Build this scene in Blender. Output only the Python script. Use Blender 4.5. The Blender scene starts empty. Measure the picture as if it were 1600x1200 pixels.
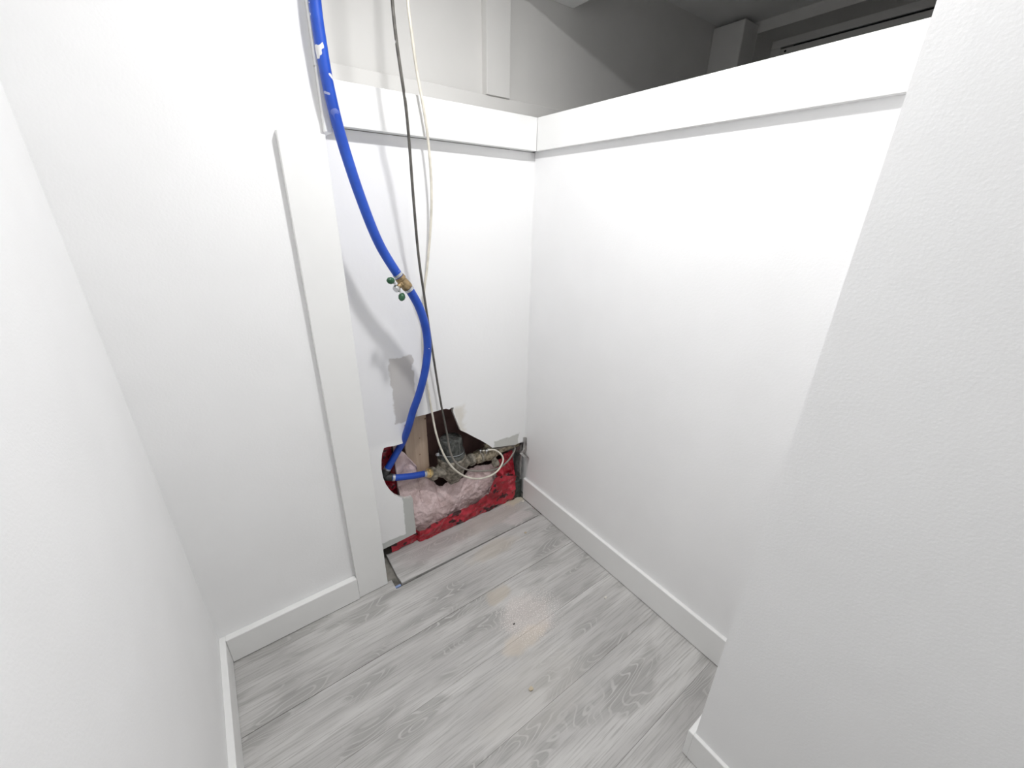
import bpy, bmesh, math, random
from mathutils import Vector, Matrix, noise

# ------------------------------------------------------------------ camera, light, exposure
S = 1.15          # drawing unit in metres: all lengths below are written in this unit
sc = bpy.context.scene
COL = sc.collection
sc.view_settings.view_transform = 'Standard'
sc.view_settings.look = 'None'
sc.view_settings.gamma = 1.0
sc.view_settings.use_curve_mapping = False
sc.view_settings.exposure = 0.0

cam_d = bpy.data.cameras.new('camera')
cam = bpy.data.objects.new('camera', cam_d)
COL.objects.link(cam)
cam_d.sensor_width = 36.0
cam_d.lens = 633.36 / 1600 * 36.0
cam_d.clip_start = 0.01
yaw, pitch, roll = math.radians(36.711), math.radians(-22.855), math.radians(1.053)
fwd = Vector((math.sin(yaw) * math.cos(pitch), math.cos(yaw) * math.cos(pitch), math.sin(pitch)))
right = Vector((math.cos(yaw), -math.sin(yaw), 0))
up = right.cross(fwd)
r2 = right * math.cos(roll) + up * math.sin(roll)
u2 = up * math.cos(roll) - right * math.sin(roll)
R = Matrix((r2, u2, -fwd)).transposed()
cam.matrix_world = Matrix.Translation((0, 0, 1.0 * S)) @ R.to_4x4()
sc.camera = cam

w = bpy.data.worlds.new('world')
sc.world = w
w.use_nodes = True
w.node_tree.nodes['Background'].inputs[0].default_value = (1, 1, 1, 1)
w.node_tree.nodes['Background'].inputs[1].default_value = 0.0

CEIL = 1.685
LAMP = (0.42, 0.49, CEIL)      # flush light over the nook
LAMP_STRENGTH = 720.0
LAMP2 = (0.17, -0.177, CEIL)   # weaker light of the passage: casts the near wall's corner shadow on the half wall
LAMP2_STRENGTH = 90.0

# ------------------------------------------------------------------ materials
def new_mat(name):
    m = bpy.data.materials.new(name)
    m.use_nodes = True
    nt = m.node_tree
    return m, nt, nt.nodes['Principled BSDF']

def N(nt, t, **kw):
    n = nt.nodes.new(t)
    for k, v in kw.items():
        if k in n.inputs:
            n.inputs[k].default_value = v
        else:
            setattr(n, k, v)
    return n

def L(nt, a, b):
    nt.links.new(a, b)

def math_node(nt, op, a, b=None, clamp=False):
    n = nt.nodes.new('ShaderNodeMath')
    n.operation = op
    n.use_clamp = clamp
    for i, v in enumerate((a, b)):
        if v is None:
            continue
        if isinstance(v, (int, float)):
            n.inputs[i].default_value = v
        else:
            nt.links.new(v, n.inputs[i])
    return n.outputs[0]

def mixc(nt, fac, a, b):
    n = nt.nodes.new('ShaderNodeMix')
    n.data_type = 'RGBA'
    if isinstance(fac, (int, float)):
        n.inputs[0].default_value = fac
    else:
        nt.links.new(fac, n.inputs[0])
    for i, v in ((6, a), (7, b)):
        if isinstance(v, tuple):
            n.inputs[i].default_value = (*v, 1)
        else:
            nt.links.new(v, n.inputs[i])
    return n.outputs[2]

def ramp(nt, v, lo, hi):
    n = nt.nodes.new('ShaderNodeMapRange')
    n.interpolation_type = 'SMOOTHSTEP'
    nt.links.new(v, n.inputs[0])
    n.inputs[1].default_value = lo
    n.inputs[2].default_value = hi
    return n.outputs[0]

def bump(nt, bsdf, height, strength, dist):
    b = N(nt, 'ShaderNodeBump', Strength=strength, Distance=dist)
    L(nt, height, b.inputs['Height'])
    L(nt, b.outputs[0], bsdf.inputs['Normal'])

def simple(name, col, rough=0.5, metal=0.0, var=0.0, vscale=30, bmp=0.0, bscale=200, spec=0.5):
    m, nt, b = new_mat(name)
    b.inputs['Roughness'].default_value = rough
    b.inputs['Metallic'].default_value = metal
    b.inputs['Specular IOR Level'].default_value = spec
    b.inputs['Base Color'].default_value = (*col, 1)
    co = nt.nodes.new('ShaderNodeNewGeometry').outputs['Position']
    if var:
        n = N(nt, 'ShaderNodeTexNoise', Scale=vscale, Detail=4.0)
        L(nt, co, n.inputs['Vector'])
        f = ramp(nt, n.outputs[0], 0.3, 0.7)
        L(nt, mixc(nt, f, tuple(c * (1 - var) for c in col), tuple(min(1, c * (1 + var)) for c in col)), b.inputs['Base Color'])
    if bmp:
        n = N(nt, 'ShaderNodeTexNoise', Scale=bscale, Detail=3.0)
        L(nt, co, n.inputs['Vector'])
        bump(nt, b, n.outputs[0], bmp, 0.002)
    return m

WALLC = (0.92, 0.92, 0.92)
M = {}
M['wall'] = simple('wall_paint', WALLC, 0.55, var=0.012, vscale=6, bmp=0.13, bscale=230, spec=0.35)
M['trim'] = simple('trim_paint', (0.87, 0.87, 0.86), 0.35, var=0.01, vscale=9, bmp=0.03, bscale=90)
M['ceil'] = simple('ceiling_paint', (0.88, 0.88, 0.87), 0.8, bmp=0.2, bscale=120)
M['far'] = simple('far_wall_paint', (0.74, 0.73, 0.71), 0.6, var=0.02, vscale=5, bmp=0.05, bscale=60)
M['gypsum'] = simple('gypsum_core', (0.62, 0.60, 0.57), 0.9, var=0.15, vscale=90, bmp=0.4, bscale=300)
M['plaster'] = simple('plaster_crumb', (0.72, 0.69, 0.63), 0.9, var=0.1, vscale=200)
M['chip_dark'] = simple('dark_chip', (0.05, 0.045, 0.04), 0.8)
M['chip_tan'] = simple('tan_chip', (0.55, 0.47, 0.34), 0.8)
M['subfloor'] = simple('dirty_concrete', (0.20, 0.19, 0.17), 0.9, var=0.5, vscale=25, bmp=0.5, bscale=90)
M['underlay'] = simple('blue_underlay', (0.25, 0.33, 0.55), 0.5, var=0.2, vscale=60)
M['kraft'] = simple('brown_board', (0.17, 0.095, 0.085), 0.8, var=0.3, vscale=12, bmp=0.2, bscale=60)
M['rubber_dark'] = simple('black_plastic', (0.035, 0.038, 0.036), 0.5, var=0.45, vscale=60)
M['register'] = simple('dusty_black_plastic', (0.075, 0.078, 0.072), 0.75, var=0.55, vscale=70, bmp=.3, bscale=200)
M['green'] = simple('green_grip', (0.018, 0.085, 0.035), 0.4, var=0.2, vscale=120)
M['chrome'] = simple('chrome', (0.62, 0.62, 0.63), 0.25, 1.0)
M['zinc'] = simple('zinc_band', (0.55, 0.57, 0.60), 0.35, 0.9)
M['brass'] = simple('brass', (0.33, 0.24, 0.13), 0.45, 0.7, var=0.3, vscale=90, bmp=0.2, bscale=200)
M['brass_new'] = simple('bright_brass', (0.72, 0.56, 0.30), 0.35, 0.8, var=0.15, vscale=120)
M['bronze'] = simple('dusty_bronze', (0.25, 0.225, 0.185), 0.7, 0.25, var=0.5, vscale=70, bmp=0.5, bscale=160)
M['pipe'] = simple('dusty_brass_pipe', (0.36, 0.31, 0.23), 0.6, 0.4, var=0.45, vscale=80, bmp=0.4, bscale=160)
M['galv'] = simple('galvanised_steel', (0.40, 0.39, 0.38), 0.45, 0.6, var=0.3, vscale=50, bmp=0.2, bscale=80)
M['plate'] = simple('dark_green_plate', (0.045, 0.055, 0.048), 0.8, var=0.5, vscale=80, bmp=0.3, bscale=120)
M['white_cable'] = simple('cream_cable_jacket', (0.70, 0.66, 0.57), 0.45, var=0.12, vscale=40)
M['porcelain'] = simple('porcelain', (0.8, 0.8, 0.78), 0.25)
M['black'] = simple('black_gasket', (0.006, 0.006, 0.006), 0.7)
M['vinyl'] = simple('white_vinyl', (0.74, 0.73, 0.71), 0.4)

def glass():
    m, nt, b = new_mat('window_glass')
    b.inputs['Base Color'].default_value = (0.9, 0.93, 0.92, 1)
    b.inputs['Roughness'].default_value = 0.03
    b.inputs['Transmission Weight'].default_value = 1.0
    b.inputs['IOR'].default_value = 1.45
    return m
M['glass'] = glass()

def bulb_mat(name, strength):
    m, nt, b = new_mat(name)
    b.inputs['Base Color'].default_value = (1, 1, 1, 1)
    b.inputs['Emission Color'].default_value = (1.0, 0.997, 0.995, 1)
    b.inputs['Emission Strength'].default_value = strength
    return m
M['bulb'] = bulb_mat('lit_bulb', LAMP_STRENGTH)
M['bulb2'] = bulb_mat('passage_bulb', LAMP2_STRENGTH)

def hose_mat():
    m, nt, b = new_mat('blue_hose')
    co = nt.nodes.new('ShaderNodeNewGeometry').outputs['Position']
    n = N(nt, 'ShaderNodeTexNoise', Scale=18.0, Detail=3.0)
    L(nt, co, n.inputs['Vector'])
    base = mixc(nt, ramp(nt, n.outputs[0], .3, .7), (0.010, 0.060, 0.40), (0.016, 0.085, 0.50))
    # white paint splashes near the top, left by the wall painters
    n2 = N(nt, 'ShaderNodeTexNoise', Scale=46.0, Detail=1.5, Distortion=0.6)
    L(nt, co, n2.inputs['Vector'])
    sp = nt.nodes.new('ShaderNodeSeparateXYZ')
    L(nt, co, sp.inputs[0])
    hi = ramp(nt, sp.outputs[2], 1.14 * S, 1.24 * S)
    f = math_node(nt, 'MULTIPLY', ramp(nt, n2.outputs[0], 0.655, 0.675), hi)
    n3 = N(nt, 'ShaderNodeTexNoise', Scale=170.0, Detail=1.0)
    L(nt, co, n3.inputs['Vector'])
    f2 = ramp(nt, n3.outputs[0], 0.80, 0.815)
    f = math_node(nt, 'MAXIMUM', f, f2)
    L(nt, mixc(nt, f, base, (0.78, 0.78, 0.78)), b.inputs['Base Color'])
    b.inputs['Roughness'].default_value = 0.42
    return m
M['hose'] = hose_mat()

def dark_cable_mat():
    m, nt, b = new_mat('dark_cable_jacket')
    co = nt.nodes.new('ShaderNodeNewGeometry').outputs['Position']
    n = N(nt, 'ShaderNodeTexNoise', Scale=60.0, Detail=2.0)
    L(nt, co, n.inputs['Vector'])
    base = mixc(nt, ramp(nt, n.outputs[0], .35, .65), (0.075, 0.07, 0.062), (0.12, 0.112, 0.10))
    n2 = N(nt, 'ShaderNodeTexNoise', Scale=30.0, Detail=1.0)
    L(nt, co, n2.inputs['Vector'])
    sp = nt.nodes.new('ShaderNodeSeparateXYZ')
    L(nt, co, sp.inputs[0])
    f = math_node(nt, 'MULTIPLY', ramp(nt, n2.outputs[0], 0.68, 0.70), ramp(nt, sp.outputs[2], 1.15 * S, 1.2 * S))
    base = mixc(nt, ramp(nt, math_node(nt, 'MULTIPLY', sp.outputs[2], -1.0), -.42 * S, -.30 * S), base, (0.25, 0.23, 0.205))
    L(nt, mixc(nt, f, base, (0.75, 0.75, 0.73)), b.inputs['Base Color'])
    b.inputs['Roughness'].default_value = 0.5
    return m
M['dark_cable'] = dark_cable_mat()

def box_mask(nt, co, x0, x1, z0, z1, soft, wob, wscale):
    """soft-edged irregular patch on a wall, in metres of the x-z plane"""
    n = N(nt, 'ShaderNodeTexNoise', Scale=wscale, Detail=4.0)
    L(nt, co, n.inputs['Vector'])
    sp = nt.nodes.new('ShaderNodeSeparateXYZ')
    L(nt, co, sp.inputs[0])
    d = math_node(nt, 'MULTIPLY', math_node(nt, 'SUBTRACT', n.outputs[0], 0.5), wob)
    x = math_node(nt, 'ADD', sp.outputs[0], d)
    z = math_node(nt, 'ADD', sp.outputs[2], d)
    a = math_node(nt, 'MULTIPLY', ramp(nt, x, x0 - soft, x0 + soft), ramp(nt, math_node(nt, 'MULTIPLY', x, -1.0), -x1 - soft, -x1 + soft))
    c = math_node(nt, 'MULTIPLY', ramp(nt, z, z0 - soft, z0 + soft), ramp(nt, math_node(nt, 'MULTIPLY', z, -1.0), -z1 - soft, -z1 + soft))
    return math_node(nt, 'MULTIPLY', a, c)

def patched_wall():
    m, nt, b = new_mat('patched_wall_paint')
    co = nt.nodes.new('ShaderNodeNewGeometry').outputs['Position']
    col = mixc(nt, 0.0, WALLC, WALLC)
    # thin primer coat on the left half
    f = box_mask(nt, co, .20 * S, .425 * S, .40 * S, 1.14 * S, .012, .05, 9)
    col = mixc(nt, math_node(nt, 'MULTIPLY', f, .4), col, (0.78, 0.78, 0.81))
    f = box_mask(nt, co, .335 * S, .40 * S, .455 * S, .645 * S, .003, .03, 30)
    col = mixc(nt, f, col, (0.58, 0.56, 0.545))
    f = box_mask(nt, co, .332 * S, .40 * S, .0 * S, .205 * S, .002, .016, 25)
    col = mixc(nt, f, col, (0.55, 0.56, 0.54))
    f = box_mask(nt, co, .20 * S, .40 * S, .0 * S, .066 * S, .003, .03, 25)
    col = mixc(nt, f, col, (0.55, 0.56, 0.54))
    f = box_mask(nt, co, .665 * S, .775 * S, .20 * S, .285 * S, .003, .04, 14)
    col = mixc(nt, f, col, (0.60, 0.60, 0.57))
    f = box_mask(nt, co, .525 * S, .555 * S, .36 * S, .46 * S, .01, .05, 20)
    col = mixc(nt, math_node(nt, 'MULTIPLY', f, .5), col, (0.66, 0.60, 0.50))
    L(nt, col, b.inputs['Base Color'])
    b.inputs['Roughness'].default_value = 0.55
    b.inputs['Specular IOR Level'].default_value = 0.35
    n = N(nt, 'ShaderNodeTexNoise', Scale=120.0, Detail=3.0)
    L(nt, co, n.inputs['Vector'])
    n2 = N(nt, 'ShaderNodeTexNoise', Scale=11.0, Detail=3.0)
    L(nt, co, n2.inputs['Vector'])
    bump(nt, b, math_node(nt, 'ADD', math_node(nt, 'MULTIPLY', n.outputs[0], .25), n2.outputs[0]), 0.25, 0.004)
    return m
M['patched'] = patched_wall()

def blob_mask(nt, co, cx, cy, rx, ry, wob=.5, wscale=18):
    n = N(nt, 'ShaderNodeTexNoise', Scale=wscale, Detail=5.0)
    L(nt, co, n.inputs['Vector'])
    sp = nt.nodes.new('ShaderNodeSeparateXYZ')
    L(nt, co, sp.inputs[0])
    dx = math_node(nt, 'DIVIDE', math_node(nt, 'SUBTRACT', sp.outputs[0], cx), rx)
    dy = math_node(nt, 'DIVIDE', math_node(nt, 'SUBTRACT', sp.outputs[1], cy), ry)
    d = math_node(nt, 'SQRT', math_node(nt, 'ADD', math_node(nt, 'MULTIPLY', dx, dx), math_node(nt, 'MULTIPLY', dy, dy)))
    d = math_node(nt, 'ADD', d, math_node(nt, 'MULTIPLY', math_node(nt, 'SUBTRACT', n.outputs[0], 0.5), wob * 2))
    return ramp(nt, math_node(nt, 'MULTIPLY', d, -1.0), -1.1, -.55)

def laminate():
    m, nt, b = new_mat('grey_oak_laminate')
    tc = nt.nodes.new('ShaderNodeTexCoord')
    oi = nt.nodes.new('ShaderNodeObjectInfo')
    pos = nt.nodes.new('ShaderNodeNewGeometry').outputs['Position']
    cx = nt.nodes.new('ShaderNodeCombineXYZ')
    L(nt, math_node(nt, 'MULTIPLY', oi.outputs['Random'], 37.0), cx.inputs[0])
    L(nt, math_node(nt, 'MULTIPLY', oi.outputs['Random'], 91.0), cx.inputs[1])
    add = nt.nodes.new('ShaderNodeVectorMath')
    add.operation = 'ADD'
    L(nt, tc.outputs['Object'], add.inputs[0])
    L(nt, cx.outputs[0], add.inputs[1])
    def mapped(sx, sy):
        mp = nt.nodes.new('ShaderNodeMapping')
        mp.inputs['Scale'].default_value = (sx, sy, 1)
        L(nt, add.outputs[0], mp.inputs[0])
        return mp.outputs[0]
    # cathedral figure: contour lines of a stretched noise field
    n1 = N(nt, 'ShaderNodeTexNoise', Scale=1.0, Detail=2.5, Roughness=.45, Distortion=.25)
    L(nt, mapped(2.4, 9.5), n1.inputs['Vector'])
    cont = math_node(nt, 'SINE', math_node(nt, 'MULTIPLY', n1.outputs[0], 210.0))
    line = ramp(nt, cont, 0.55, 1.0)
    nm = N(nt, 'ShaderNodeTexNoise', Scale=1.0, Detail=2.0)
    L(nt, mapped(4.2, 13.0), nm.inputs['Vector'])
    mask = ramp(nt, nm.outputs[0], .50, .62)
    # straight pores
    n2 = N(nt, 'ShaderNodeTexNoise', Scale=1.0, Detail=4.0, Roughness=.6)
    L(nt, mapped(9.0, 260.0), n2.inputs['Vector'])
    # broad tone
    n3 = N(nt, 'ShaderNodeTexNoise', Scale=1.0, Detail=3.0)
    L(nt, mapped(2.5, 14.0), n3.inputs['Vector'])
    n4 = N(nt, 'ShaderNodeTexNoise', Scale=1.0, Detail=3.0)
    L(nt, mapped(3.0, 40.0), n4.inputs['Vector'])
    col = mixc(nt, ramp(nt, n3.outputs[0], .30, .70), (0.45, 0.44, 0.43), (0.61, 0.60, 0.585))
    col = mixc(nt, math_node(nt, 'MULTIPLY', ramp(nt, n4.outputs[0], .5, .72), .45), col, (0.33, 0.32, 0.308))
    col = mixc(nt, math_node(nt, 'MULTIPLY', ramp(nt, n2.outputs[0], .46, .66), .55), col, (0.31, 0.30, 0.288))
    dk = math_node(nt, 'MULTIPLY', mask, .52)
    col = mixc(nt, dk, col, (0.27, 0.263, 0.25))
    lt = math_node(nt, 'MULTIPLY', math_node(nt, 'MULTIPLY', line, mask), math_node(nt, 'ADD', .22, math_node(nt, 'MULTIPLY', ramp(nt, n4.outputs[0], .3, .7), .35)))
    col = mixc(nt, lt, col, (0.66, 0.655, 0.635))
    # knots
    vo = N(nt, 'ShaderNodeTexVoronoi', Scale=1.0)
    L(nt, mapped(2.6, 4.6), vo.inputs['Vector'])
    kn = ramp(nt, math_node(nt, 'MULTIPLY', vo.outputs['Distance'], -1.0), -.085, -.03)
    col = mixc(nt, math_node(nt, 'MULTIPLY', kn, .6), col, (0.13, 0.125, 0.118))
    # plaster dust trodden into the floor
    for (x, y, rx, ry, c, a) in (
            (.50, .585, .075, .075, (0.62, 0.56, 0.53), .5), (.455, .535, .07, .03, (0.66, 0.57, 0.47), .5),
            (.47, .68, .045, .03, (0.52, 0.46, 0.38), .6), (.56, .83, .10, .035, (0.56, 0.51, 0.44), .5),
            (.62, .95, .16, .04, (0.50, 0.45, 0.41), .5), (.76, .985, .06, .03, (0.62, 0.56, 0.44), .8),
            (.40, .94, .13, .05, (0.48, 0.42, 0.42), .35), (.71, .90, .06, .03, (0.68, 0.63, 0.62), .5),
            (.40, .42, .16, .09, (0.55, 0.53, 0.50), .35)):
        f = blob_mask(nt, pos, x * S, y * S, rx * S, ry * S, .55, 22)
        col = mixc(nt, math_node(nt, 'MULTIPLY', f, a), col, c)
    sp = N(nt, 'ShaderNodeTexNoise', Scale=330.0, Detail=2.0)
    L(nt, pos, sp.inputs['Vector'])
    f = blob_mask(nt, pos, .51 * S, .58 * S, .11 * S, .09 * S, .5, 20)
    col = mixc(nt, math_node(nt, 'MULTIPLY', ramp(nt, sp.outputs[0], .56, .62), math_node(nt, 'MULTIPLY', f, .9)), col, (0.78, 0.74, 0.71))
    L(nt, col, b.inputs['Base Color'])
    b.inputs['Roughness'].default_value = 0.5
    b.inputs['Specular IOR Level'].default_value = 0.35
    bump(nt, b, n2.outputs[0], 0.12, 0.001)
    return m
M['laminate'] = laminate()

def stud_wood():
    m, nt, b = new_mat('stud_wood')
    co = nt.nodes.new('ShaderNodeNewGeometry').outputs['Position']
    mp = nt.nodes.new('ShaderNodeMapping')
    mp.inputs['Scale'].default_value = (40, 10, 2.5)
    L(nt, co, mp.inputs[0])
    n = N(nt, 'ShaderNodeTexNoise', Scale=1.0, Detail=4.0)
    L(nt, mp.outputs[0], n.inputs['Vector'])
    col = mixc(nt, ramp(nt, n.outputs[0], .3, .7), (0.42, 0.31, 0.23), (0.54, 0.42, 0.33))
    vo = N(nt, 'ShaderNodeTexVoronoi', Scale=30.0)
    L(nt, co, vo.inputs['Vector'])
    col = mixc(nt, ramp(nt, math_node(nt, 'MULTIPLY', vo.outputs['Distance'], -1.0), -.15, -.06), col, (0.16, 0.10, 0.06))
    L(nt, col, b.inputs['Base Color'])
    b.inputs['Roughness'].default_value = 0.8
    return m
M['stud'] = stud_wood()

def pink():
    m, nt, b = new_mat('pink_fibreglass')
    co = nt.nodes.new('ShaderNodeNewGeometry').outputs['Position']
    n = N(nt, 'ShaderNodeTexNoise', Scale=22.0, Detail=6.0, Roughness=.65, Distortion=.5)
    L(nt, co, n.inputs['Vector'])
    col = mixc(nt, ramp(nt, n.outputs[0], .32, .68), (0.56, 0.41, 0.40), (0.80, 0.64, 0.64))
    n2 = N(nt, 'ShaderNodeTexNoise', Scale=9.0, Detail=3.0)
    L(nt, co, n2.inputs['Vector'])
    col = mixc(nt, math_node(nt, 'MULTIPLY', ramp(nt, n2.outputs[0], .52, .72), .45), col, (0.46, 0.36, 0.31))
    L(nt, col, b.inputs['Base Color'])
    b.inputs['Roughness'].default_value = 1.0
    b.inputs['Sheen Weight'].default_value = 0.3
    n3 = N(nt, 'ShaderNodeTexNoise', Scale=130.0, Detail=5.0, Distortion=1.0)
    L(nt, co, n3.inputs['Vector'])
    bump(nt, b, n3.outputs[0], 0.7, 0.004)
    return m
M['pink'] = pink()

def poly():
    m, nt, b = new_mat('red_poly_sheet')
    co = nt.nodes.new('ShaderNodeNewGeometry').outputs['Position']
    n = N(nt, 'ShaderNodeTexNoise', Scale=16.0, Detail=3.0, Distortion=.8)
    L(nt, co, n.inputs['Vector'])
    col = mixc(nt, ramp(nt, n.outputs[0], .3, .7), (0.34, 0.010, 0.022), (0.58, 0.04, 0.065))
    n2 = N(nt, 'ShaderNodeTexNoise', Scale=34.0, Detail=1.0)
    L(nt, co, n2.inputs['Vector'])
    col = mixc(nt, ramp(nt, n2.outputs[0], .60, .64), col, (0.05, 0.012, 0.014))
    n3 = N(nt, 'ShaderNodeTexNoise', Scale=60.0, Detail=4.0)
    L(nt, co, n3.inputs['Vector'])
    col = mixc(nt, math_node(nt, 'MULTIPLY', ramp(nt, n3.outputs[0], .56, .75), .5), col, (0.52, 0.30, 0.30))
    L(nt, col, b.inputs['Base Color'])
    b.inputs['Roughness'].default_value = 0.28
    return m
M['poly'] = poly()

# ------------------------------------------------------------------ builders
def wloc(o):
    v = Vector(o.location)
    while o.parent:
        o = o.parent
        v += Vector(o.location)
    return v

def link(name, me, mats, parent=None, smooth=False, origin=None):
    """me is in world metres; the object's origin goes to the base of the thing"""
    o = bpy.data.objects.new(name, me)
    COL.objects.link(o)
    for mt in (mats if isinstance(mats, (list, tuple)) else [mats]):
        me.materials.append(M[mt])
    vs = [v.co for v in me.vertices]
    if origin is None:
        lo = Vector([min(v[i] for v in vs) for i in range(3)])
        hi = Vector([max(v[i] for v in vs) for i in range(3)])
        origin = Vector(((lo.x + hi.x) / 2, (lo.y + hi.y) / 2, lo.z))
    else:
        origin = Vector(origin)
    me.transform(Matrix.Translation(-origin))
    if parent:
        o.parent = parent
        o.location = origin - wloc(parent)
    else:
        o.location = origin
    if smooth:
        for p in me.polygons:
            p.use_smooth = True
        try:
            me.set_sharp_from_angle(angle=math.radians(40))
        except Exception:
            pass
    return o

def tag(o, label=None, cat=None, group=None, kind=None):
    if label: o['label'] = label
    if cat: o['category'] = cat
    if group: o['group'] = group
    if kind: o['kind'] = kind
    return o

def empty(name, loc, label=None, cat=None, kind=None):
    o = bpy.data.objects.new(name, None)
    COL.objects.link(o)
    o.empty_display_size = 0.03
    o.location = Vector(loc) * S
    return tag(o, label, cat, None, kind)

def bm_mesh(bm, name='mesh'):
    bmesh.ops.recalc_face_normals(bm, faces=bm.faces)
    me = bpy.data.meshes.new(name)
    bm.to_mesh(me)
    bm.free()
    return me

def bm_box(bm, x0, x1, y0, y1, z0, z1, bev=0.0, seg=1):
    r = bmesh.ops.create_cube(bm, size=1.0)
    for v in r['verts']:
        v.co = Vector((x0 + (v.co.x + .5) * (x1 - x0), y0 + (v.co.y + .5) * (y1 - y0), z0 + (v.co.z + .5) * (z1 - z0))) * S
    if bev:
        es = list({e for v in r['verts'] for e in v.link_edges})
        bmesh.ops.bevel(bm, geom=es, offset=bev * S, segments=seg, affect='EDGES', profile=.5)

def box(name, b, mat, parent=None, bev=0.0, seg=1):
    bm = bmesh.new()
    bm_box(bm, *b, bev=bev, seg=seg)
    return link(name, bm_mesh(bm), mat, parent)

def boxes(name, bs, mat, parent=None, bev=0.0):
    bm = bmesh.new()
    for b in bs:
        bm_box(bm, *b, bev=bev)
    return link(name, bm_mesh(bm), mat, parent)

def prism(name, pts, axis, a0, a1, mats, parent=None, bev=0.0):
    """pts: outline in the two remaining axes; extruded along axis from a0 to a1; material 1 on the cut edges"""
    bm = bmesh.new()
    def mk(p, a):
        if axis == 'y': return Vector((p[0], a, p[1])) * S
        if axis == 'x': return Vector((a, p[0], p[1])) * S
        return Vector((p[0], p[1], a)) * S
    A = [bm.verts.new(mk(p, a0)) for p in pts]
    B = [bm.verts.new(mk(p, a1)) for p in pts]
    bm.faces.new(A)
    bm.faces.new(B[::-1])
    n = len(pts)
    for i in range(n):
        f = bm.faces.new((A[i], B[i], B[(i + 1) % n], A[(i + 1) % n]))
        if isinstance(mats, (list, tuple)):
            f.material_index = 1
    if bev:
        bmesh.ops.bevel(bm, geom=[e for e in bm.edges if abs((e.verts[0].co - e.verts[1].co).normalized()['xyz'.index(axis)]) < .5],
                        offset=bev * S, segments=1, affect='EDGES')
    return link(name, bm_mesh(bm), mats, parent)

def frame(d):
    d = d.normalized()
    a = Vector((0, 0, 1)) if abs(d.z) < .9 else Vector((1, 0, 0))
    x = a.cross(d).normalized()
    return x, d.cross(x)

def bm_lathe(bm, c, axis, prof, seg=24):
    """prof: (along axis, radius) pairs, in drawing units"""
    c = Vector(c); d = Vector(axis).normalized()
    x, y = frame(d)
    rings = []
    for h, r in prof:
        rings.append([bm.verts.new((c + d * h + (x * math.cos(2 * math.pi * k / seg) + y * math.sin(2 * math.pi * k / seg)) * r) * S) for k in range(seg)])
    for a, b in zip(rings, rings[1:]):
        for k in range(seg):
            bm.faces.new((a[k], a[(k + 1) % seg], b[(k + 1) % seg], b[k]))
    bm.faces.new(rings[0][::-1])
    bm.faces.new(rings[-1])

def lathe(name, c, axis, prof, mat, parent=None, seg=24, smooth=True):
    bm = bmesh.new()
    bm_lathe(bm, c, axis, prof, seg)
    return link(name, bm_mesh(bm), mat, parent, smooth)

def spline(pts, sub=10):
    P = [Vector(p) for p in pts]
    P = [P[0] * 2 - P[1]] + P + [P[-1] * 2 - P[-2]]
    out = []
    for i in range(1, len(P) - 2):
        p0, p1, p2, p3 = P[i - 1:i + 3]
        for k in range(sub):
            t = k / sub
            out.append(.5 * ((2 * p1) + (p2 - p0) * t + (2 * p0 - 5 * p1 + 4 * p2 - p3) * t * t + (3 * p1 - p0 - 3 * p2 + p3) * t ** 3))
    out.append(P[-2])
    return out

def tube_mesh(path, r, seg=12):
    bm = bmesh.new()
    x = None
    rings = []
    for i, p in enumerate(path):
        d = (path[min(i + 1, len(path) - 1)] - path[max(i - 1, 0)]).normalized()
        if x is None:
            x, _ = frame(d)
        x = (x - d * x.dot(d)).normalized()
        y = d.cross(x)
        rings.append([bm.verts.new((p + (x * math.cos(2 * math.pi * k / seg) + y * math.sin(2 * math.pi * k / seg)) * r) * S) for k in range(seg)])
    for a, b in zip(rings, rings[1:]):
        for k in range(seg):
            bm.faces.new((a[k], a[(k + 1) % seg], b[(k + 1) % seg], b[k]))
    bm.faces.new(rings[0][::-1])
    bm.faces.new(rings[-1])
    return bm_mesh(bm)

def tube(name, pts, r, mat, parent=None, seg=12, sub=10):
    return link(name, tube_mesh(spline(pts, sub), r, seg), mat, parent, True)

def st(o):
    o['kind'] = 'structure'
    return o

# ------------------------------------------------------------------ the room
XL, XR, YB = -0.160, 0.800, 0.988      # left wall, right half wall, low back wall
YW = 0.910                             # full-height back wall beside the meter recess
YF = 1.145                             # panelled far wall above the ledge
YREAR = -0.7
XN, YN = 0.575, 0.152                  # near right wall and its corner
XE = 1.90                              # end wall of the next room

st(box('wall_left', (XL - .1, XL, YREAR - .1, YF + .1, 0, CEIL), 'wall'))
st(box('wall_back', (XL, .2325, YW, YF + .1, 0, CEIL), 'wall'))
st(box('wall_rear', (XL - .1, XE + .3, YREAR - .1, YREAR, 0, CEIL), 'wall'))

# low back wall: half-inch drywall on a furred frame, broken open around the meter
hole_edge = [(.3639, .0497), (.3645, .085), (.3633, .1222), (.3641, .1837), (.3621, .1919), (.3427, .1955), (.3253, .2086), (.3120, .222), (.3009, .2406),
             (.2887, .2709), (.2833, .2961), (.2817, .3266), (.2846, .3532), (.2888, .3748), (.2960, .391), (.3100, .3905), (.3233, .3876),
             (.3498, .3869), (.3578, .4115), (.3590, .428), (.3607, .4437), (.3768, .4532), (.3986, .459), (.4283, .4576), (.4508, .4584),
             (.4779, .4592), (.4927, .4582), (.5031, .4521), (.5110, .4560), (.5185, .4553), (.5160, .4470), (.5162, .4375), (.5274, .4033), (.5390, .3692),
             (.5600, .3530), (.5856, .3307), (.6140, .3070), (.6421, .281), (.6576, .264), (.6867, .2566), (.7200, .2500), (.7559, .2415), (.7780, .2430), (.7904, .2401), (.8000, .2367)]
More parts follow.
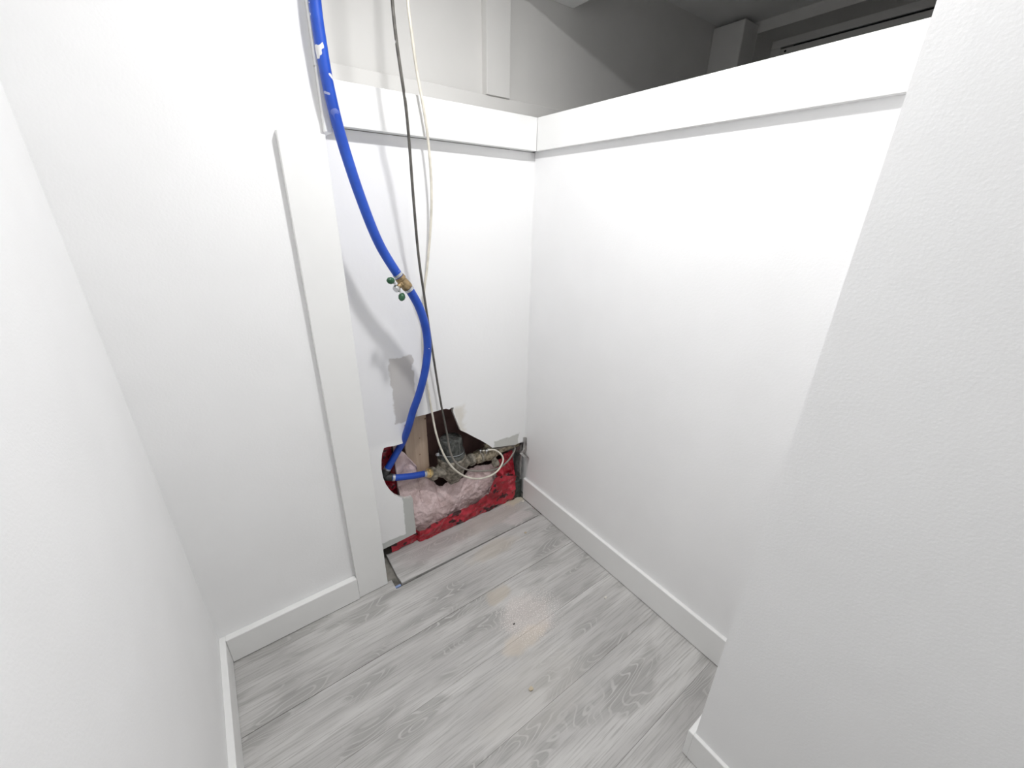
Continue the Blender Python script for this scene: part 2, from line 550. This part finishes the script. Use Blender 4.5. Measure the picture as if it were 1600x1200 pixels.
wall_low = st(prism('wall_low', [(.2325, .0421)] + hole_edge + [(.800, 1.153), (.2325, 1.153)], 'y', YB, YB + .011, ['patched', 'gypsum']))
box('ledge_board', (.2470, .800, YB, YF - .02, 1.219, 1.2308), 'trim', wall_low, .001)
box('backing_board', (.2325, .800, 1.105, 1.13, 0.0, 1.2), 'kraft', wall_low)
box('stud', (.374, .448, 1.036, 1.104, -.005, 1.2), 'stud', wall_low, .002)
box('stud', (.700, .735, 1.036, 1.104, .26, 1.2), 'stud', wall_low, .002)
box('bottom_plate', (.2325, .800, 1.07, 1.104, -.008, .03), 'plate', wall_low)

# right half wall
rw = [(-.1, 0), (.985, 0), (.978, .0), (.9781, .0924), (.9683, .1266), (.9640, .160), (.960, .1838), (.972, .190), (.9793, .1954), (.9767, .2184), (.9817, .2427), (.988, .247), (.988, 1.219), (-.1, 1.219)]
wall_right = st(prism('wall_right', rw[:1] + rw[2:], 'x', XR, XR + .011, ['wall', 'gypsum']))
box('core', (XR + .0115, .90, -.1, YF, 0, 1.219), 'wall', wall_right)
box('ledge_board', (XR + .0005, .905, YN + .001, YF - .02, 1.2195, 1.2308), 'trim', wall_right, .001)
# galvanised corner bead torn loose at the hole
bm = bmesh.new()
bead = [(.797, .984, .262, .007), (.7975, .983, .235, .007), (.797, .984, .21, .008), (.792, .990, .195, .012), (.800, .975, .183, .012)]
prev = None
for (x, y, z, wd) in bead:
    a = bm.verts.new(Vector((x - wd, y + .002, z)) * S); c = bm.verts.new(Vector((x, y - .002, z)) * S); d = bm.verts.new(Vector((x + .002, y - wd, z)) * S)
    if prev:
        bm.faces.new((prev[0], prev[1], c, a)); bm.faces.new((prev[1], prev[2], d, c))
    prev = (a, c, d)
me = bm_mesh(bm)
cb = link('corner_bead', me, 'galv', wall_right)
sm = cb.modifiers.new('thick', 'SOLIDIFY'); sm.thickness = .0012

st(box('wall_near_right', (XN, XR + .011, YREAR, YN, 0, CEIL), 'wall'))

# far wall with its raised panelling, end wall with window, ceiling
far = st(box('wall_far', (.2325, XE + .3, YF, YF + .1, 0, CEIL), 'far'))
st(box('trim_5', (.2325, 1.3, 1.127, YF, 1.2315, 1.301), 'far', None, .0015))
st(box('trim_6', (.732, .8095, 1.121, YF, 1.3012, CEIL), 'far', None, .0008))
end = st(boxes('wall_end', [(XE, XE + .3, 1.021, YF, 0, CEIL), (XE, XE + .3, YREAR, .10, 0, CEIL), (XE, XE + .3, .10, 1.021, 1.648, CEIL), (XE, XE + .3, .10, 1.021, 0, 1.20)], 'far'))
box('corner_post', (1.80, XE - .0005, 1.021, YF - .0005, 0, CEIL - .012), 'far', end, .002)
win = empty('window_1', (2.03, .56, 1.20), kind='structure')
boxes('window_frame', [(2.03, 2.07, .1, 1.021, 1.622, 1.648), (2.03, 2.07, .1, 1.021, 1.20, 1.235), (2.03, 2.07, .985, 1.021, 1.235, 1.622), (2.03, 2.07, .1, .135, 1.235, 1.622)], 'vinyl', win, .001)
box('gasket', (2.036, 2.066, .136, .94, 1.6145, 1.6215), 'black', win)
sash = boxes('sash', [(2.026, 2.06, .14, .984, 1.575, 1.614), (2.026, 2.06, .14, .984, 1.236, 1.265), (2.026, 2.06, .945, .984, 1.265, 1.575), (2.026, 2.06, .14, .18, 1.265, 1.575)], 'vinyl', win, .001)
box('pane', (2.04, 2.045, .18, .945, 1.265, 1.575), 'glass', sash)
for dz in (0, .016):
    lathe('screw', (2.0255, .962, 1.588 + dz), (-1, 0, 0), [(0, .004), (.0015, .004), (.002, .002)], 'black', win, 8)
st(box('ceiling', (XL - .1, XE + .3, YREAR - .1, YF + .1, CEIL, CEIL + .06), 'ceil'))
st(box('ceiling_bulkhead', (.80, 1.054, -.2, YF - .001, 1.5635, CEIL - .0005), 'ceil', None, .001))

# boards and skirtings
st(box('trim_1', (.152, .2325, .897, YW, .001, 1.127), 'trim', None, .0012))
st(box('trim_2', (.2325, XR - .012, .966, YB, 1.154, 1.231), 'trim', None, .0008))
st(box('trim_3', (XR - .012, XR, YN, .966, 1.154, 1.231), 'trim', None, .0008))
st(box('trim_4', (.2327, .2465, .897, YF - .001, 1.2315, CEIL), 'trim', None, .001))
box('lower_end', (.2327, .2465, .897, .9655, 1.131, 1.2312), 'trim', bpy.data.objects['trim_4'], .001)
bb = .0765
st(box('baseboard_left', (XL, -.147, YREAR, YW, .0014, bb), 'trim', None, .0014))
st(box('baseboard_back', (-.147, .1515, .893, YW, .0014, bb), 'trim', None, .0014))
st(box('baseboard_right', (.789, XR, YN, .978, .0014, .091), 'trim', None, .0014))
st(boxes('baseboard_near', [(.567, XN, YREAR, YN + .0005, .0014, .0755), (.567, .789, YN, .163, .0014, .0755)], 'trim', None, .0012))

# floor: grey oak laminate laid plank by plank on a concrete slab
floor = empty('floor', (.3, .3, 0), kind='structure')
box('slab', (XL - .1, XE + .3, YREAR - .1, YF + .1, -.06, -.0105), 'subfloor', floor)
seams = [.8675]
while seams[-1] > YREAR:
    seams.append(seams[-1] - .1605)
g = .00015
for i in range(len(seams) - 1):
    y1, y0 = seams[i], max(seams[i + 1], YREAR)
    xr = XR if (y1 > YN + .02) else XN + .01
    k = .0007 if i == 1 else 0.0
    p = box('plank', (XL, xr, y0 + g, y1 - g - k, -.0095, 0), 'laminate', floor, .0003)
box('plank', (XL, .246, .8675 + g, .905, -.0095, 0), 'laminate', floor, .0006)
box('underlay', (.2462, .262, .872, .879, -.0095, -.002), 'underlay', floor)
box('plank_bed', (.9, XE, YREAR, YF, -.0105, 0), 'laminate', floor)

# ------------------------------------------------------------------ lamp that lights the closet
def make_lamp(name, pos, mat, label):
    """flush round LED fitting: white rim and housing, lit lens facing down"""
    x, y, z = pos
    t = empty(name, (x, y, z), label, 'lamp')
    lathe('housing', (x, y, CEIL), (0, 0, -1), [(0, .050), (.014, .050), (.020, .044), (.020, .034), (.012, .034)], 'porcelain', t, 28)
    lathe('lens', (x, y, CEIL - .0145), (0, 0, -1), [(0, .0335), (.002, .0335), (.0035, .030), (.004, .010)], mat, t, 20)
make_lamp('nook_ceiling_lamp_offscreen', LAMP, 'bulb', 'bright round white flush ceiling light over the meter nook')
make_lamp('passage_ceiling_lamp_offscreen', LAMP2, 'bulb2', 'round flush ceiling light of the passage behind the nook')

# ------------------------------------------------------------------ loose floor plank at the hole
lp = prism('loose_floor_plank', [(.2675, 1.006), (.2640, .905), (.2665, .8905), (.2655, .8755), (.70, .8690), (.788, .8685), (.788, .984), (.7660, 1.0), (.74, 1.008), (.6, 1.008), (.5, 1.009)], 'z', -.0085, .0012, 'laminate', None, .0006)
tag(lp, 'loose dusty grey laminate plank lying against the broken wall opening', 'floor plank')

# ------------------------------------------------------------------ insulation and red sheet inside the wall
def fbm(p, s, o=4):
    v, a = 0, 1
    for _ in range(o):
        v += a * noise.noise(Vector(p) * s); s *= 2; a *= .5
    return v

def sheet(fn, nu, nv):
    bm = bmesh.new()
    V = [[bm.verts.new(Vector(fn(i / nu, j / nv)) * S) for j in range(nv + 1)] for i in range(nu + 1)]
    for i in range(nu):
        for j in range(nv):
            bm.faces.new((V[i][j], V[i + 1][j], V[i + 1][j + 1], V[i][j + 1]))
    return bm, V

def ins_top(x):
    if x < .40: return .37 - 1.6 * max(0, x - .335) - .5 * max(0, .31 - x)
    t = [(.40, .235), (.455, .184), (.475, .152), (.565, .150), (.59, .178), (.64, .172), (.68, .165), (.76, .14)]
    for (a, b), (c, d) in zip(t, t[1:]):
        if a <= x <= c: return b + (d - b) * (x - a) / (c - a)
    return .15

def ins(u, v):
    x = .335 + u * .405
    zt = ins_top(x) + .012 * fbm((x, 0, 3), 25)
    a = v * 1.0
    if a < .75:
        k = a / .75
        z = .004 + k * (zt - .004)
        y = 1.008 + .016 * (k ** 2) + (.022 if x < .40 and k > .5 else 0) * 0
        y += .009 * fbm((x, z, 1), 13, 2) + .0035 * fbm((x, z, 7), 70, 4)
        y -= .010 * math.exp(-((x - .46) / .06) ** 2 - ((z - .10) / .05) ** 2)
        if .45 < x: y += .010 * max(0, k - .6)
        if x < .46: y += .012 * max(0, k - .35)
    else:
        k = (a - .75) / .25
        z = zt + .006 * math.sin(k * math.pi)
        y = 1.024 + k * .010
    y = max(y, 1.008 if x < .37 else .998)
    if z > .215 and x < .46: y = max(y, 1.027)
    return (x, min(y, 1.0345), z)
nu, nv = 150, 110
bm, V = sheet(ins, nu, nv)
base = [bm.verts.new(Vector((.335 + i / nu * .405, 1.0345, .002)) * S) for i in range(nu + 1)]
for i in range(nu):
    bm.faces.new((V[i][nv], V[i + 1][nv], base[i + 1], base[i]))
    bm.faces.new((base[i], base[i + 1], V[i + 1][0], V[i][0]))
bm.faces.new([V[0][j] for j in range(nv + 1)] + [base[0]])
bm.faces.new([V[nu][j] for j in range(nv + 1)] + [base[nu]])
me = bm_mesh(bm)
tag(link('insulation_batt', me, 'pink', None, True), 'fluffy dusty pink fibreglass insulation filling the wall opening under the meter', 'insulation')

vb = empty('vapour_barrier', (.5, .99, 0), 'crumpled red plastic vapour barrier sheet around the pink insulation', 'plastic sheet')
def interp(t, x):
    if x <= t[0][0]: return t[0][1]
    for (a, b), (c, d) in zip(t, t[1:]):
        if x <= c: return b + (d - b) * (x - a) / (c - a)
    return t[-1][1]
def red_low(u, v):
    x = .285 + u * .475
    top = interp([(.285, .030), (.35, .045), (.42, .060), (.50, .066), (.60, .070), (.64, .085), (.665, .14), (.70, .135), (.76, .11)], x)
    z = .003 + v * (top - .003)
    y = .985 - .0 * v + .010 * (1 - v) ** 2 * .5
    y += .0045 * fbm((x * 1.0, z * 2.2, 2), 34, 4) + .006 * noise.noise(Vector((x * 25 + z * 40, z * 30, 4)))
    y = min(y, .996)
    if x < .372: y = min(max(y + .014, 1.0005), 1.005)
    return (x, y, z + .003 * fbm((x, 1, 9), 45, 3) * v)
bm, _ = sheet(red_low, 110, 22)
o = link('poly_sheet', bm_mesh(bm), 'poly', vb, True)
def red_left(u, v):
    x = .236 + u * .125
    z = .17 + v * .26
    y = 1.062 - .045 * ((1 - u) ** 2) * 0 + .006 * fbm((x, z, 3), 25, 4) - .012 * u + .01 * noise.noise(Vector((x * 30 - z * 30, z * 12, 8)))
    return (x, y, z)
bm, _ = sheet(red_left, 30, 50)
link('poly_sheet', bm_mesh(bm), 'poly', vb, True)
def red_right(u, v):
    x = .690 + u * .078 + .008 * v
    z = .095 + v * (.105 - .045 * abs(u - .75))
    y = 1.005 + .02 * v + .012 * noise.noise(Vector((x * 40 + z * 25, z * 34, 5))) + .008 * fbm((x, z, 6), 30, 3)
    return (x, y, z)
bm, _ = sheet(red_right, 36, 36)
link('poly_sheet', bm_mesh(bm), 'poly', vb, True)

# steel stud end and dark plate in the right corner of the opening
tr = empty('metal_stud', (.79, 1.02, 0), 'bent galvanised steel stud end in the corner of the wall opening', 'metal stud')
me_pts = [(.745, 1.062), (.793, 1.045), (.796, .999), (.788, .997)]
bm = bmesh.new()
rows = []
for z, k in ((-.005, 0), (.06, .001), (.10, -.003), (.135, .002), (.165, .004), (.19, -.004), (.215, 0)):
    rows.append([bm.verts.new(Vector((x + k * (1 + 2 * noise.noise(Vector((i, z * 40, 1)))), y + k, z + .004 * i * (z > .1))) * S) for i, (x, y) in enumerate(me_pts)])
for a, b in zip(rows, rows[1:]):
    for i in range(len(me_pts) - 1):
        bm.faces.new((a[i], a[i + 1], b[i + 1], b[i]))
o = link('web', bm_mesh(bm), 'galv', tr)
sm = o.modifiers.new('thick', 'SOLIDIFY'); sm.thickness = .0015
box('foot_plate', (.757, .796, .992, 1.03, -.006, .075), 'plate', tr, .003)

# ------------------------------------------------------------------ water meter
AX, AY, AZ = .519, 1.018, .228
wm = empty('water_meter', (AX, AY, .17), 'old bronze water meter with a black round register cap', 'water meter')
body = lathe('body', (AX, AY, .176), (0, 0, 1), [(0, .018), (.006, .026), (.02, .036), (.045, .042), (.062, .043), (.074, .047), (.088, .047), (.092, .043)], 'bronze', wm, 32)
for s in (-1, 1):
    lathe('neck', (AX + s * .025, AY, AZ - .002), (s, 0, 0), [(0, .027), (.018, .024), (.030, .017), (.036, .017)], 'bronze', wm, 24)
for s in (-1, 1):
    lathe('coupling_nut', (AX + s * .060, AY, AZ - .002), (s, 0, 0), [(0, .020), (.004, .022), (.018, .022), (.022, .019)], 'bronze', wm, 8, False)
for k in range(6):
    a = k * math.pi / 3 + .3
    lathe('bolt', (AX + .041 * math.cos(a), AY + .041 * math.sin(a), .258), (0, 0, 1), [(0, .0065), (.014, .0065), (.015, .005)], 'bronze', wm, 6, False)
reg = lathe('register', (AX, AY, .268), (0, 0, 1), [(0, .043), (.006, .044), (.012, .041), (.018, .0385), (.020, .0365), (.060, .0355), (.066, .0345), (.069, .030), (.0695, .024), (.068, .022)], 'register', wm, 36)
for k in range(18):
    a = k * math.pi / 9
    c = Vector((AX + .0358 * math.cos(a), AY + .0358 * math.sin(a), .291))
    lathe('rib', c, (0, 0, 1), [(0, .0014), (.03, .0014), (.032, .0006)], 'rubber_dark', reg, 6)
ring = [(AX + .0415 * math.cos(t * math.pi / 12), AY + .0415 * math.sin(t * math.pi / 12), .2885 + .002 * math.sin(t * .5)) for t in range(25)]
tube('seal_wire', ring, .0011, 'zinc', wm, 6, 3)
tube('wire_tail', [(AX - .040, AY - .012, .289), (AX - .052, AY - .016, .296), (AX - .056, AY - .012, .303)], .0013, 'zinc', wm, 6, 4)
lathe('lead_seal', (AX - .058, AY - .012, .300), (.3, -.8, .3), [(0, .005), (.004, .006), (.007, .005)], 'zinc', wm, 10)
# casting ribs under the body
box('foot', (AX - .018, AX + .018, AY - .016, AY + .016, .166, .180), 'bronze', wm, .004)

# ------------------------------------------------------------------ shut-off valve on the supply pipe
sv = empty('shutoff_valve', (.65, AY, .17), 'corroded brass shut-off valve with wire clamp on the supply pipe', 'valve')
lathe('tail_pipe', (.600, AY, AZ - .002), (1, 0, 0), [(0, .017), (.02, .017), (.021, .0155), (.05, .0155)], 'pipe', sv, 20)
lathe('union_nut', (.606, AY, AZ - .002), (1, 0, 0), [(0, .020), (.003, .022), (.016, .022), (.019, .020)], 'pipe', sv, 8, False)
lathe('valve_body', (.632, AY, AZ - .002), (1, 0, 0), [(0, .018), (.006, .0225), (.016, .022), (.02, .026), (.034, .027), (.042, .022), (.052, .023), (.062, .019)], 'pipe', sv, 24)
lathe('valve_bonnet', (.660, AY, AZ + .010), (-.25, -.35, .9), [(0, .016), (.018, .015), (.02, .011), (.034, .010), (.036, .006), (.046, .005)], 'pipe', sv, 12)
box('valve_handle', (.634, .668, .996, 1.006, AZ + .046, AZ + .052), 'pipe', sv, .002)
lathe('union_nut', (.696, AY, AZ - .002), (1, 0, 0), [(0, .019), (.003, .021), (.013, .021), (.016, .019)], 'pipe', sv, 6, False)
lathe('supply_pipe', (.70, AY, AZ - .002), (1, 0, 0), [(0, .015), (.03, .015), (.088, .015)], 'pipe', sv, 20)
lathe('drain_tap', (.672, AY - .014, AZ - .018), (.15, -.5, -.85), [(0, .011), (.012, .010), (.014, .014), (.03, .013), (.034, .008)], 'bronze', sv, 12)
cl = lathe('ground_clamp', (.622, AY, AZ - .002), (1, 0, 0), [(0, .0235), (.001, .0245), (.009, .0245), (.010, .0235)], 'bronze', sv, 20)
for (dx, dy) in ((0, 0), (.016, -.012), (.028, -.004)):
    lathe('screw', (.622 + dx, AY - .010 + dy, AZ + .018), (-.1, -.3, 1), [(0, .0035), (.012, .0035), (.012, .0062), (.017, .0058), (.018, .003)], 'chrome', cl, 8)

# ------------------------------------------------------------------ blue hose with its brass tap
hose = empty('water_hose', (.35, .95, .25), 'blue rubber water hose with a brass tap hanging in front of the wall', 'hose')
HR = .0101
tube('upper_hose', [(.275, .87, 1.684), (.262, .880, 1.50), (.2474, .882, 1.3740), (.2420, .884, 1.3158), (.2425, .885, 1.2644), (.2462, .886, 1.1997), (.2574, .888, 1.1234), (.2804, .892, 1.0276), (.3101, .896, .9366), (.3466, .898, .8679), (.3490, .8985, .8640)], HR, 'hose', hose, 16, 8)
dirv = (Vector((.3705, .897, .8334)) - Vector((.3466, .898, .8679))).normalized()
p0 = Vector((.3466, .898, .8679))
tap = lathe('tap_body', p0, dirv, [(0, .0085), (.004, .0085), (.004, .0118), (.011, .0125), (.013, .0105), (.022, .0115), (.030, .0125), (.036, .0118), (.036, .0085), (.045, .0085)], 'brass', hose, 16)
for h in (-.004, .037):
    lathe('hose_clamp', p0 + dirv * h, dirv, [(0, .0104), (0, .0112), (.006, .0112), (.006, .0104)], 'zinc', hose, 20)
side = Vector((-.80, -.42, -.42)).normalized()
c0 = p0 + dirv * .019
lathe('tap_stem', c0, side, [(0, .0075), (.012, .0075), (.013, .0055), (.022, .005), (.024, .003)], 'brass', hose, 12)
c1 = c0 + side * .026
bar = (dirv - side * dirv.dot(side)).normalized()
hd = lathe('tap_handle', c1 - side * .003, side, [(0, .0075), (.004, .009), (.008, .0075), (.009, .004)], 'chrome', hose, 14)
for s in (-1, 1):
    e = c1 + bar * s * .0175
    tube('handle_arm', [c1 + side * .002, c1 + bar * s * .009 - side * .003, e + side * .0], .0030, 'chrome', hd, 8, 6)
    lathe('grip', e - side * .004, (side * .75 + bar * s * .5), [(-.002, .003), (.001, .0062), (.006, .0078), (.012, .0068), (.016, .003)], 'green', hd, 12)
tube('lower_hose', [(.3690, .8972, .8355), (.3705, .897, .8334), (.3922, .90, .7905), (.4081, .907, .7368), (.4130, .915, .6793), (.4062, .925, .6168), (.3918, .94, .5508), (.3756, .955, .4956), (.3650, .973, .4403), (.3540, 1.000, .3834), (.3310, 1.014, .3364), (.3050, 1.020, .2946)], HR, 'hose', hose, 16, 8)
bm_el = spline([(.3075, 1.019, .2985), (.299, 1.021, .285), (.2975, 1.020, .2765), (.305, 1.018, .2725), (.3170, 1.014, .269)], 6)
link('elbow_fitting', tube_mesh(bm_el, .0115, 14), 'rubber_dark', hose, True)
tube('short_hose', [(.3130, 1.0148, .2694), (.3250, 1.012, .2655), (.3489, 1.010, .2590), (.3895, 1.009, .2490), (.4220, 1.0105, .2420)], .0098, 'hose', hose, 16, 8)
for c, d in (((.3060, 1.020, .2968), (.024, -.006, .042)), ((.3170, 1.0135, .268), (.03, -.005, -.01)), ((.4150, 1.0102, .2434), (.03, 0, -.007))):
    lathe('hose_clamp', c, d, [(0, .0100), (0, .0112), (.007, .0112), (.007, .0100)], 'zinc', hose, 20)
lathe('brass_connector', (.4215, 1.0105, .2422), (.035, .006, -.014), [(0, .0095), (.002, .012), (.010, .0125), (.010, .0150), (.016, .0155), (.020, .0145)], 'brass_new', hose, 10, False)

# ------------------------------------------------------------------ cables
dk = tube('signal_cable', [(.392, .89, 1.684), (.386, .88, 1.53), (.3788, .88, 1.3988), (.3746, .88, 1.3461), (.3764, .88, 1.2919), (.3806, .88, 1.2445), (.388, .885, 1.1904), (.3943, .895, 1.121), (.4014, .91, 1.0259), (.4129, .93, .9035), (.4306, .95, .7932), (.4484, .962, .6513), (.4649, .966, .5026), (.48, .968, .3975), (.4868, .963, .3238), (.5021, .957, .2789), (.5361, .954, .2433), (.5886, .957, .2149), (.6544, .96, .1947), (.7072, .97, .1974), (.7486, .985, .2164), (.7586, .995, .2264), (.7422, 1.0, .2376), (.6951, 1.0, .2436), (.6480, 1.002, .2500)], .0030, 'dark_cable', None, 10, 8)
tag(dk, 'thin dark grey cable hanging from the ceiling and looping at the meter', 'cable')
wh = tube('meter_cable', [(.452, 1.00, 1.684), (.445, .970, 1.54), (.4397, .955, 1.4405), (.4376, .953, 1.3824), (.4401, .95, 1.3322), (.4462, .95, 1.27), (.4561, .95, 1.2098), (.4646, .952, 1.1452), (.4679, .955, 1.0557), (.4632, .96, .9726), (.449, .966, .8686), (.4391, .970, .814), (.4322, .974, .723), (.4291, .977, .6161), (.4355, .977, .5279), (.4411, .975, .4617), (.4442, .965, .4048), (.4545, .955, .3451), (.479, .95, .284), (.516, .947, .2353), (.5613, .945, .203), (.6108, .945, .1901), (.6555, .95, .1947), (.6871, .965, .213), (.6859, .975, .234), (.6661, .985, .2539), (.6459, .99, .2586), (.6270, 1.0, .2560)], .0030, 'white_cable', None, 10, 8)
tag(wh, 'thin cream white cable hanging behind the dark cable and looping below the meter', 'cable')

# ------------------------------------------------------------------ crumbs on the floor
random.seed(4)
def chip(name, x, y, r, mat, label, h=.45):
    bm = bmesh.new()
    bmesh.ops.create_icosphere(bm, subdivisions=1, radius=1)
    ph = random.random() * 9
    for v in bm.verts:
        k = 1 + .45 * noise.noise(v.co * 1.3 + Vector((ph, ph, 0)))
        v.co = Vector((x + v.co.x * r * k * 1.3, y + v.co.y * r * k, max(0, (v.co.z * .5 + .45) * r * h * k * 2 + .0) + .0002)) * S
    return tag(link(name, bm_mesh(bm), mat), label, 'debris')
chip('plaster_chip', .3930, .4325, .0050, 'chip_tan', 'largest tan plaster chip lying on the grey floor planks')
chip('plaster_chip', .7140, .4960, .0040, 'plaster', 'white plaster chip on the plank beside the right skirting board')
chip('plaster_chip', .6850, .8270, .0040, 'chip_tan', 'tan plaster chip on the floor in front of the loose plank')
chip('plaster_chip', .778, .9600, .0045, 'plaster', 'white plaster chip at the end of the right skirting board by the opening', )
chip('dirt_crumb', .4560, .5830, .0025, 'chip_dark', 'black dirt crumb beside the dust patch on the floor')
bm = bmesh.new()
for k in range(420):
    c = random.choice([(.50, .585, .07, .05), (.44, .55, .07, .06), (.62, .95, .14, .03), (.35, .70, .25, .25), (.74, .97, .04, .03), (.45, .45, .25, .25), (.40, .93, .12, .05)])
    x, y = random.gauss(c[0], c[2]), random.gauss(c[1], c[3])
    if not (-.13 < x < .78 and .1 < y < .86) and not (.28 < x < .78 and .88 < y < .98): continue
    if x > .55 and y < .2: continue
    r = random.uniform(.0006, .0016)
    z0 = .0003 if y < .868 else .0015
    q = [bm.verts.new(Vector((x + r * math.cos(a), y + r * math.sin(a), z0)) * S) for a in (0, 2.1 + random.random() * .4, 4.2)]
    t = bm.verts.new(Vector((x, y, z0 + r * .8)) * S)
    bm.faces.new(q)
    for i in range(3): bm.faces.new((q[i], q[(i + 1) % 3], t))
tag(link('plaster_crumbs', bm_mesh(bm), 'plaster'), 'fine pale plaster crumbs scattered over the grey laminate floor', 'debris', None, 'stuff')
